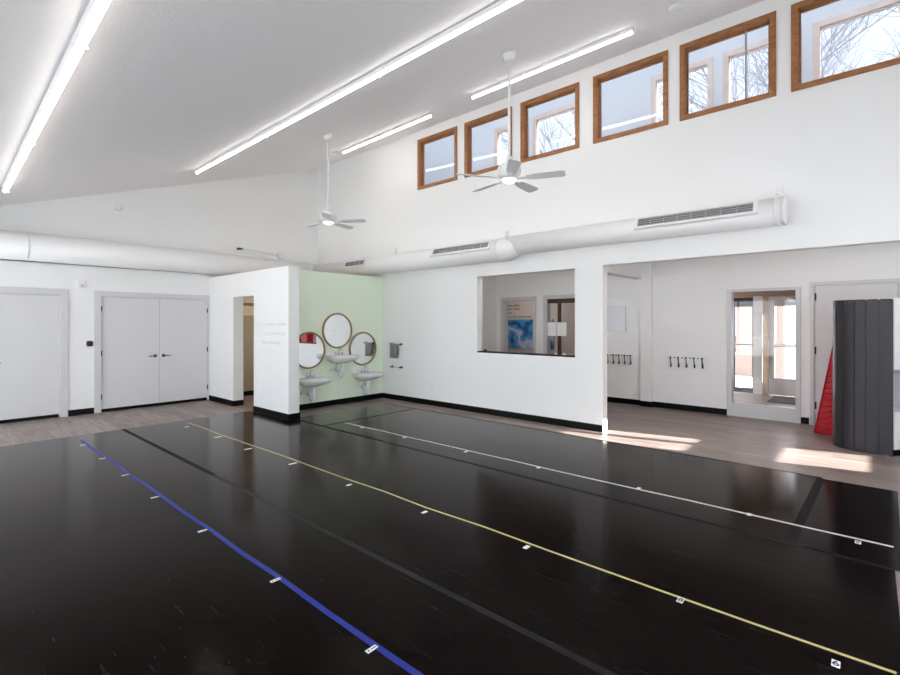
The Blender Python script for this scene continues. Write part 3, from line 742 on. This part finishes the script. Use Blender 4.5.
def sink(y, z, label):
    t = thing('wall_sink', label, 'sink', (0, y, z), 'wall hung sinks on the green wall')
    # basin: loft of rounded outlines
    def outline(w, d, x0=0.0, n=10):
        pts = [(x0, -w/2)]
        for i in range(n+1):
            a = -PI/2 + PI*i/n
            pts.append((d - .16 + .16*abs(math.cos(a))**.7, (w/2)*math.copysign(abs(math.sin(a))**.75, math.sin(a))))
        pts.append((x0, w/2))
        return pts
    b = MB(); bm = b.bm; rings = []
    specs = [(.26, .22, -.145), (.36, .31, -.115), (.48, .41, -.07), (.51, .44, -.04), (.52, .45, 0), (.50, .435, .006)]
    for w, d, h in specs: rings.append([bm.verts.new((px, y+py, z+h)) for px, py in outline(w, d)])
    for w, d, h in ((.42, .385, .0), (.36, .33, -.07), (.20, .22, -.095)):
        rings.append([bm.verts.new((.09+px*(d-.09)/d, y+py, z+h)) for px, py in outline(w, d)])
    for p, q in zip(rings, rings[1:]):
        n = len(p)
        for i in range(n):
            f = bm.faces.new((p[i], p[(i+1)%n], q[(i+1)%n], q[i])); f.smooth = True
    bm.faces.new(rings[0]); bm.faces.new(rings[-1][::-1])
    b.box(.0, .022, y-.25, y+.25, z-.04, z+.075)
    b.build('basin', 'porcelain', t)
    f = MB(); f.box(.045, .085, y-.085, y+.085, z+.004, z+.02)
    f.tube([(.06, y, z+.01), (.06, y, z+.10), (.075, y, z+.125), (.12, y, z+.13), (.155, y, z+.105), (.158, y, z+.085)], .010, 10)
    fo = f.build('faucet', 'chrome', t)
    for s in (-1, 1):
        h = MB(); h.tube([(.065, y+s*.07, z+.02), (.065, y+s*.07, z+.055)], .012, 10); h.tube([(.065, y+s*.07, z+.05), (.075, y+s*.12, z+.06)], .006, 8)
        h.build('faucet_handle', 'chrome', fo)
    p = MB(); p.tube([(.17, y, z-.15), (.17, y, z-.33), (.165, y, z-.375), (.13, y, z-.40), (.095, y, z-.375), (.09, y, z-.31), (.07, y, z-.285), (.0, y, z-.285)], [.034, .034, .036, .036, .036, .034, .034, .034], 14)
    p.build('drain_trap', 'white_plastic', t)
    for s in (-1, 1):
        q = MB(); q.tube([(.09, y-.06+s*.03, z-.14), (.08, y-.09+s*.05, z-.22), (.05, y-.11+s*.05, z-.27), (.0, y-.11+s*.05, z-.28)], .016, 10)
        q.build('supply_pipe', 'white_plastic', t)
    u = MB(); u.box(0, .06, y-.2, y+.2, z-.085, z-.055); u.build('wall_bracket', 'black_plastic', t)
sink(-1.755, .565, 'left low white sink, half hidden behind the white partition')
sink(-1.14, .945, 'middle white sink, mounted highest on the green wall')
sink(-.53, .565, 'right low white sink, next to the corner with the towel bars')

# towel bars
def bar(x0, x1, z, label):
    t = thing('towel_bar', label, 'towel bar', ((x0+x1)/2, 0, z), 'towel bars beside the green wall')
    for x in (x0, x1): MB().lathe([(0, 0), (.026, 0), (.026, .012), (.014, .02), (.014, .07), (0, .075)], 18, T(x, 0, z) @ RX(PI/2)).build('mount', 'dark_metal', t)
    MB().tube([(x0, -.058, z), (x1, -.058, z)], .008, 10).build('rod', 'brushed_steel', t)
bar(.30, .575, 1.133, 'upper towel bar holding the grey towel')
bar(.315, .585, .668, 'lower empty towel bar below the grey towel')
m = MB(); bm = m.bm
for sy, zb, off in ((-1, .855, 0), (1, .92, 0)): pass
prof = [(-.078, .855), (-.080, .95), (-.076, 1.05), (-.071, 1.13), (-.060, 1.1455), (-.048, 1.135), (-.043, 1.05), (-.045, .95), (-.043, .90)]
nx = 12
def tw(i, j, o):
    y, z = prof[j]; x = .31 + .215*i/nx
    w = .004*math.sin(i*1.9)
    return (x, y + o + w, z)
th = .007
gr = [[bm.verts.new(tw(i, j, 0)) for j in range(len(prof))] for i in range(nx+1)]
for i in range(nx):
    for j in range(len(prof)-1):
        f = bm.faces.new((gr[i][j], gr[i+1][j], gr[i+1][j+1], gr[i][j+1])); f.smooth = True
o = m.build('hand_towel', 'towel_grey'); s = o.modifiers.new('thick', 'SOLIDIFY'); s.thickness = .006
tag(o, 'grey patterned hand towel hanging on the upper towel bar', 'towel')

# faint script on the partition
def squiggle(x0, x1, z, amp, n, seed, M=None):
    rnd = random.Random(seed); pts = []
    steps = n*8
    gaps = sorted(rnd.sample(range(2, n-1), max(1, n//6)))
    out = []; cur = []
    for i in range(steps+1):
        t = i/steps; ph = i/8
        if any(g-.15 < ph < g+.55 for g in gaps):
            if len(cur) > 3: out.append(cur)
            cur = []; continue
        hgt = amp*(1+.9*(rnd.random() < .15))
        cur.append((x0+(x1-x0)*t + amp*.35*math.sin(2*PI*ph+1), z + hgt*.6*math.sin(2*PI*ph)))
    if len(cur) > 3: out.append(cur)
    return out
m = MB()
for x0, x1, z, n, sd in ((-.36, .58, 1.545, 16, 1), (-.33, .56, 1.385, 14, 2), (-.20, .42, 1.235, 10, 3)):
    for seg in squiggle(x0, x1, z, .035, n, sd): m.tube([(x, YP-.002, zz_) for x, zz_ in seg], .0036, 6)
tag(m.build('wall_lettering', 'ink_grey'), 'faint grey handwritten lettering on the white partition', 'lettering')

# ------------------------------------------------------------------ foyer things
def hook_rack(x0, x1, n, z, label, y=YB):
    t = thing('hook_rack', label, 'coat hooks', ((x0+x1)/2, y, z), 'coat hook racks on the foyer wall')
    MB().box(x0-.07, x1+.07, y-.012, y, z-.012, z+.03).build('rail', 'white_paint', t, bevel=.003)
    for i in range(n):
        x = x0+(x1-x0)*i/(n-1)
        h = MB(); h.tube([(x, y-.012, z+.012), (x, y-.035, z+.012)], .016, 10)
        h.tube([(x, y-.028, z), (x+.008, y-.032, z-.07), (x+.02, y-.045, z-.125), (x+.024, y-.07, z-.145), (x+.024, y-.09, z-.12)], [.008, .008, .013, .015, .013], 10)
        h.build('hook', 'dark_metal', t)
        if i < n-1:
            xx = x+(x1-x0)/(n-1)/2
            MB().lathe([(0, 0), (.014, 0), (.010, .008), (0, .010)], 12, T(xx, y-.012, z+.012) @ RX(PI/2)).build('screw', 'dark_metal', t)
hook_rack(4.93, 5.45, 5, .925, 'row of five dark coat hooks left of the entry glass panel')
hook_rack(3.75, 4.20, 5, .92, 'row of dark coat hooks below the whiteboard beside the pier')
k = thing('whiteboard', 'pale grey whiteboard on the wall left of the pier', 'board', (3.75, YB, 1.64))
MB().ring('y', 3.38, 4.11, 1.385, 1.897, .02, YB-.02, YB).build('board_frame', 'frame_grey', k)
MB().box(3.39, 4.10, YB-.012, YB-.002, 1.395, 1.887).build('board_face', 'board', k)

# charcoal slatted desk stood on end
t = thing('reception_desk', 'tall charcoal slatted desk unit with a rounded front and white inner shelves', 'desk', (7.7, 1.4, 0))
P0, P1, P2 = Vector((7.285, 1.36)), Vector((7.33, 1.00)), Vector((7.852, 1.042))
def bz(u): return P0*(1-u)**2 + P1*2*u*(1-u) + P2*u*u
def arc(uu):
    # parameter at a fraction of the length
    n = 200; L = [0]
    for q in range(n): L.append(L[-1] + (bz((q+1)/n)-bz(q/n)).length)
    t = uu*L[-1]
    for q in range(n):
        if L[q+1] >= t: return (q + (t-L[q])/max(1e-9, L[q+1]-L[q]))/n
    return 1
def at_x(x):
    # parameter where the front curve reaches x (right of its leftmost point)
    lo, hi = .25, 1.0
    for q in range(50):
        md = (lo+hi)/2
        if bz(md).x < x: lo = md
        else: hi = md
    return lo
seams = [0, arc(.20), at_x(7.395), at_x(7.505), at_x(7.61), at_x(7.728), 1]
for u0, u1 in zip(seams, seams[1:]):
    u0, u1 = u0 + .009, u1 - .009
    pts = [bz(u0+(u1-u0)*q/5) for q in range(6)]
    inner = []
    for q in range(6):
        u = u0+(u1-u0)*q/5
        tg = (bz(min(1, u+.01))-bz(max(0, u-.01))).normalized(); nn = Vector((-tg.y, tg.x))
        inner.append(bz(u)+nn*.02)
    MB().prism([tuple(p) for p in pts]+[tuple(p) for p in inner[::-1]], .012, 1.845).build('slat', 'charcoal', t, bevel=.003)
outer = [bz(q/24) for q in range(25)]
ins, inn2 = [], []
for q in range(25):
    u = q/24; tg = (bz(min(1, u+.01))-bz(max(0, u-.01))).normalized(); nn = Vector((-tg.y, tg.x))
    ins.append(bz(u)+nn*.012); inn2.append(bz(u)+nn*.035)
MB().prism([tuple(p) for p in ins]+[tuple(p) for p in inn2[::-1]], .0, 1.838).build('backing', 'black_plastic', t)
# white carcass: angled open face running back to the right
a, b_ = Vector((7.868, 1.055)), Vector((8.30, 1.62)); c_, d_ = Vector((7.82, 1.86)), Vector((7.345, 1.40))
def quadz(z0, z1, s0=0, s1=1, depth=1.0):
    p0, p1 = a.lerp(b_, s0), a.lerp(b_, s1); q0, q1 = d_.lerp(c_, s0), d_.lerp(c_, s1)
    return [tuple(p0), tuple(p1), tuple(p1.lerp(q1, depth)), tuple(p0.lerp(q0, depth))]
MB().prism(quadz(0, 0), 1.825, 1.855).build('top_panel', 'white_laminate', t, bevel=.003)
MB().prism(quadz(0, 0, depth=.04), 1.035, 1.825).build('upper_panel', 'white_laminate', t, bevel=.003)
MB().prism(quadz(0, 0, depth=.9), 1.015, 1.035).build('shelf', 'white_laminate', t)
MB().prism(quadz(0, 0, depth=.9), .50, .52).build('shelf', 'white_laminate', t)
MB().prism(quadz(0, 0, depth=.04), .08, .50).build('lower_panel', 'white_laminate', t, bevel=.003)
p0, p1 = a.lerp(d_, .6), b_.lerp(c_, .6)
MB().prism([tuple(p0), tuple(p1), tuple(b_.lerp(c_, .65)), tuple(a.lerp(d_, .65))], .52, 1.015).build('back_panel', 'grey_laminate', t)
MB().prism([tuple(b_), tuple(b_.lerp(c_, 1)), tuple(b_.lerp(c_, 1)-Vector((.015, .02))), tuple(b_-Vector((.015, .02)))], .0, 1.825).build('end_panel', 'white_laminate', t)
q0, q1 = a+Vector((.02, .06)), b_-Vector((.03, -.02))
MB().prism([tuple(a.lerp(d_, .06)), tuple(b_.lerp(c_, .06)), tuple(b_.lerp(c_, .10)), tuple(a.lerp(d_, .10))], .0, .08).build('toe_kick', 'black_base', t)

# red wedge mat leaning by the door
t = thing('gym_mat', 'glossy red wedge mat standing between the foyer door and the charcoal desk', 'mat', (7.6, 2.05, 0))
prof = [(7.052, 0.0), (7.335, 1.70), (7.60, 1.70), (7.90, 0.0)]
m = MB().prism(prof, 1.93, 2.45, 'y')
o = m.build('mat_body', 'red_vinyl', t, bevel=.025)
m = MB()
for k in range(11):
    z = .06+k*.085; xl = 7.052+z*.1665
    pts = [(xl+.004, 1.926, z-.02), (xl+.03, 1.922, z+.012), (xl+.075, 1.924, z-.006), (xl+.13, 1.926, z+.03), (xl+.20, 1.928, z+.022)]
    m.tube(pts, [.004, .018, .012, .020, .004], 8)
m.build('wrinkle', 'red_vinyl', t, smooth=True)
m = MB(); m.tube([(7.056, 1.925, .015), (7.339, 1.925, 1.705)], .006, 8); m.build('piping', 'red_vinyl', t)

t = thing('gym_mat', 'red folded mat on end behind the reception wall, seen only in the left round mirror', 'mat', (4.22, .85, 0))
for q in range(4): MB().box(4.12, 4.41, .74+.052*q, .788+.052*q, 0, 1.43).build('mat_panel', 'red_vinyl', t, bevel=.012)
# reception counter items and mural
tag(MB().box(-.30, 1.45, 4.57, 4.60, .86, 1.66).build('wall_mural', 'mural_paint'), 'blue and purple swirled mural panel in the back room', 'mural')
m = MB()
for x0, x1, z, n, sd in ((-.10, .38, 2.05, 9, 11), (-.10, .38, 1.95, 9, 12), (-.10, .12, 1.85, 5, 13), (-.08, .75, 1.735, 12, 14)):
    for seg in squiggle(x0, x1, z, .03, n, sd): m.tube([(x, 4.594, zz_) for x, zz_ in seg], .006, 6)
tag(m.build('wall_lettering', 'ink_black'), 'dark script lettering above the blue mural in the back room', 'lettering')
def blob(x, y, z, r, label, mname, nm, cat, h=1):
    return tag(MB().lathe([(0, 0), (r*.8, 0), (r, r*.3*h), (r*.85, r*.8*h), (r*.4, r*1.1*h), (0, r*1.15*h)], 18, T(x, y, z)).build(nm, mname), label, cat)
blob(2.60, .12, 1.068, .03, 'small black bowl on the left end of the black ledge', 'black_plastic', 'bowl', 'bowl')
blob(3.98, .12, 1.068, .022, 'small white cup near the right end of the black ledge', 'porcelain', 'cup', 'cup', 1.2)
blob(4.12, .13, 1.068, .018, 'smaller white cup at the right end of the black ledge', 'porcelain', 'cup', 'cup', 1.2)

# fill lights added out of view to brighten the side rooms
def panel(x, y, z, w, l, mname, label):
    t = thing('ceiling_panel_light', label, 'light', (x, y, z))
    MB().ring('x', y-l/2, y+l/2, 0, w, .02, -.03, 0) .bm.free()
    f = MB(); f.box(x-w/2, x+w/2, y-l/2, y+l/2, z-.02, z); f.build('housing', 'white_plastic', t)
    MB().box(x-w/2+.02, x+w/2-.02, y-l/2+.02, y+l/2-.02, z-.026, z-.02).build('diffuser', mname, t)
panel(1.0, 3.5, 2.72, 1.4, .4, 'panel_light', 'flat ceiling light in the back room by the mural')
panel(2.4, .40, 2.72, 1.6, .26, 'panel_light', 'flat ceiling light over the reception desk area')
panel(7.0, .40, 2.72, 2.4, .28, 'panel_light', 'flat ceiling light over the foyer near the desk unit')
panel(-1.4, -1.0, 2.40, .4, .4, 'hall_light', 'warm ceiling light in the small room behind the partition')

# ------------------------------------------------------------------ outside
struct(MB().box(-60, 80, -60, 90, -.25, -.125).build('ground', 'snow_ground'), 'pale snowy ground outside the entry', 'ground')
b = thing('building', 'pinkish stucco building outside the glass entry door', 'building', (5.6, 13, 0))
m = MB(); m.wall('y', 4.4, 5.7, -.15, 4.2, 11, 12.2); m.build('wall', 'pink_stucco', b)
m = MB(); m.tube([(5.45, 10.95, 1.0), (5.45, 10.95, 4.1)], .05, 10); m.build('downpipe', 'frame_grey', b)
m = MB(); m.box(4.2, 5.9, 10.8, 12.4, 4.2, 4.35); m.build('roof', 'roof_dark', b)
b = thing('building', 'pale low building standing east of the studio beyond the right windows', 'building', (18, -4, 0))  # out of view, added as a sun block for the right end windows
MB().box(16, 21, -10, .9, -.2, 4.7).build('wall', 'pale_grey_wall', b); MB().box(15.8, 21.2, -10.2, 1.1, 4.7, 4.9).build('roof', 'roof_dark', b)
def tree(x, y, h, seed, label):
    rnd = random.Random(seed); m = MB()
    def grow(p, d, l, r, n):
        pts = [p]; q = p.copy(); dd_ = d.copy()
        for i in range(4):
            dd_ = (dd_ + Vector((rnd.uniform(-.16, .16), rnd.uniform(-.16, .16), rnd.uniform(-.03, .12)))).normalized()
            q = q + dd_*l/4; pts.append(q.copy())
        m.tube(pts, [r, r*.9, r*.8, r*.72, r*.62], 5 if n < 2 else 8, caps=False)
        if n == 0: return
        for k in range(3 if n > 1 else 2):
            ax = Vector((rnd.uniform(-1, 1), rnd.uniform(-1, 1), rnd.uniform(-.2, .5))).normalized()
            nd = (dd_*.75 + ax*.75).normalized()
            grow(pts[rnd.choice((2, 3, 4))], nd, l*rnd.uniform(.62, .8), r*.55, n-1)
        grow(pts[-1], dd_, l*.75, r*.62, n-1)
    grow(Vector((x, y, -.2)), Vector((0, 0, 1)), h*.3, h*.0095, 5)
    tag(m.build('bare_tree', 'bark'), label, 'tree', 'bare winter trees outside')
tree(-3.5, 14.0, 17, 5, 'thin bare tree seen through the third high window')
tree(4.4, 15.5, 17, 8, 'bare tree seen through the fifth high window')
tree(9.6, 13.0, 18, 11, 'spreading bare tree seen through the sixth high window')

# ------------------------------------------------------------------ light
w = bpy.data.worlds.new('sky'); SC.world = w; w.use_nodes = True
bg = w.node_tree.nodes['Background']; bg.inputs['Color'].default_value = (.85, .925, 1.0, 1); bg.inputs['Strength'].default_value = 6
sd = bpy.data.lights.new('sun', 'SUN'); sd.energy = 40; sd.angle = R(.6); sd.color = (1, .985, .95)
so = bpy.data.objects.new('sun', sd); COL.objects.link(so)
dirv = Vector((-1, -.235, -.36*1.028)).normalized()
so.rotation_euler = dirv.to_track_quat('-Z', 'Y').to_euler(); so.location = (20, 8, 12)
for a, b_ in RW:
    ld = bpy.data.lights.new('rear_window_portal', 'AREA'); ld.shape = 'RECTANGLE'; ld.size = b_-a; ld.size_y = 2.05
    lo = bpy.data.objects.new('rear_window_portal', ld); COL.objects.link(lo)
    lo.location = ((a+b_)/2, YR-.17, 1.4); lo.rotation_euler = (PI/2, 0, PI)
    ld.cycles.is_portal = True
for a, b_ in RS:
    ld = bpy.data.lights.new('right_window_portal', 'AREA'); ld.shape = 'RECTANGLE'; ld.size = b_-a; ld.size_y = 2.05
    lo = bpy.data.objects.new('right_window_portal', ld); COL.objects.link(lo)
    lo.location = (XR+.14, (a+b_)/2, 1.33); lo.rotation_euler = (PI/2, 0, PI/2)
    ld.cycles.is_portal = True
cy = SC.cycles
cy.max_bounces = 12; cy.diffuse_bounces = 6; cy.glossy_bounces = 6; cy.transparent_max_bounces = 16
cy.sample_clamp_indirect = 6
cy.caustics_reflective = False; cy.caustics_refractive = False
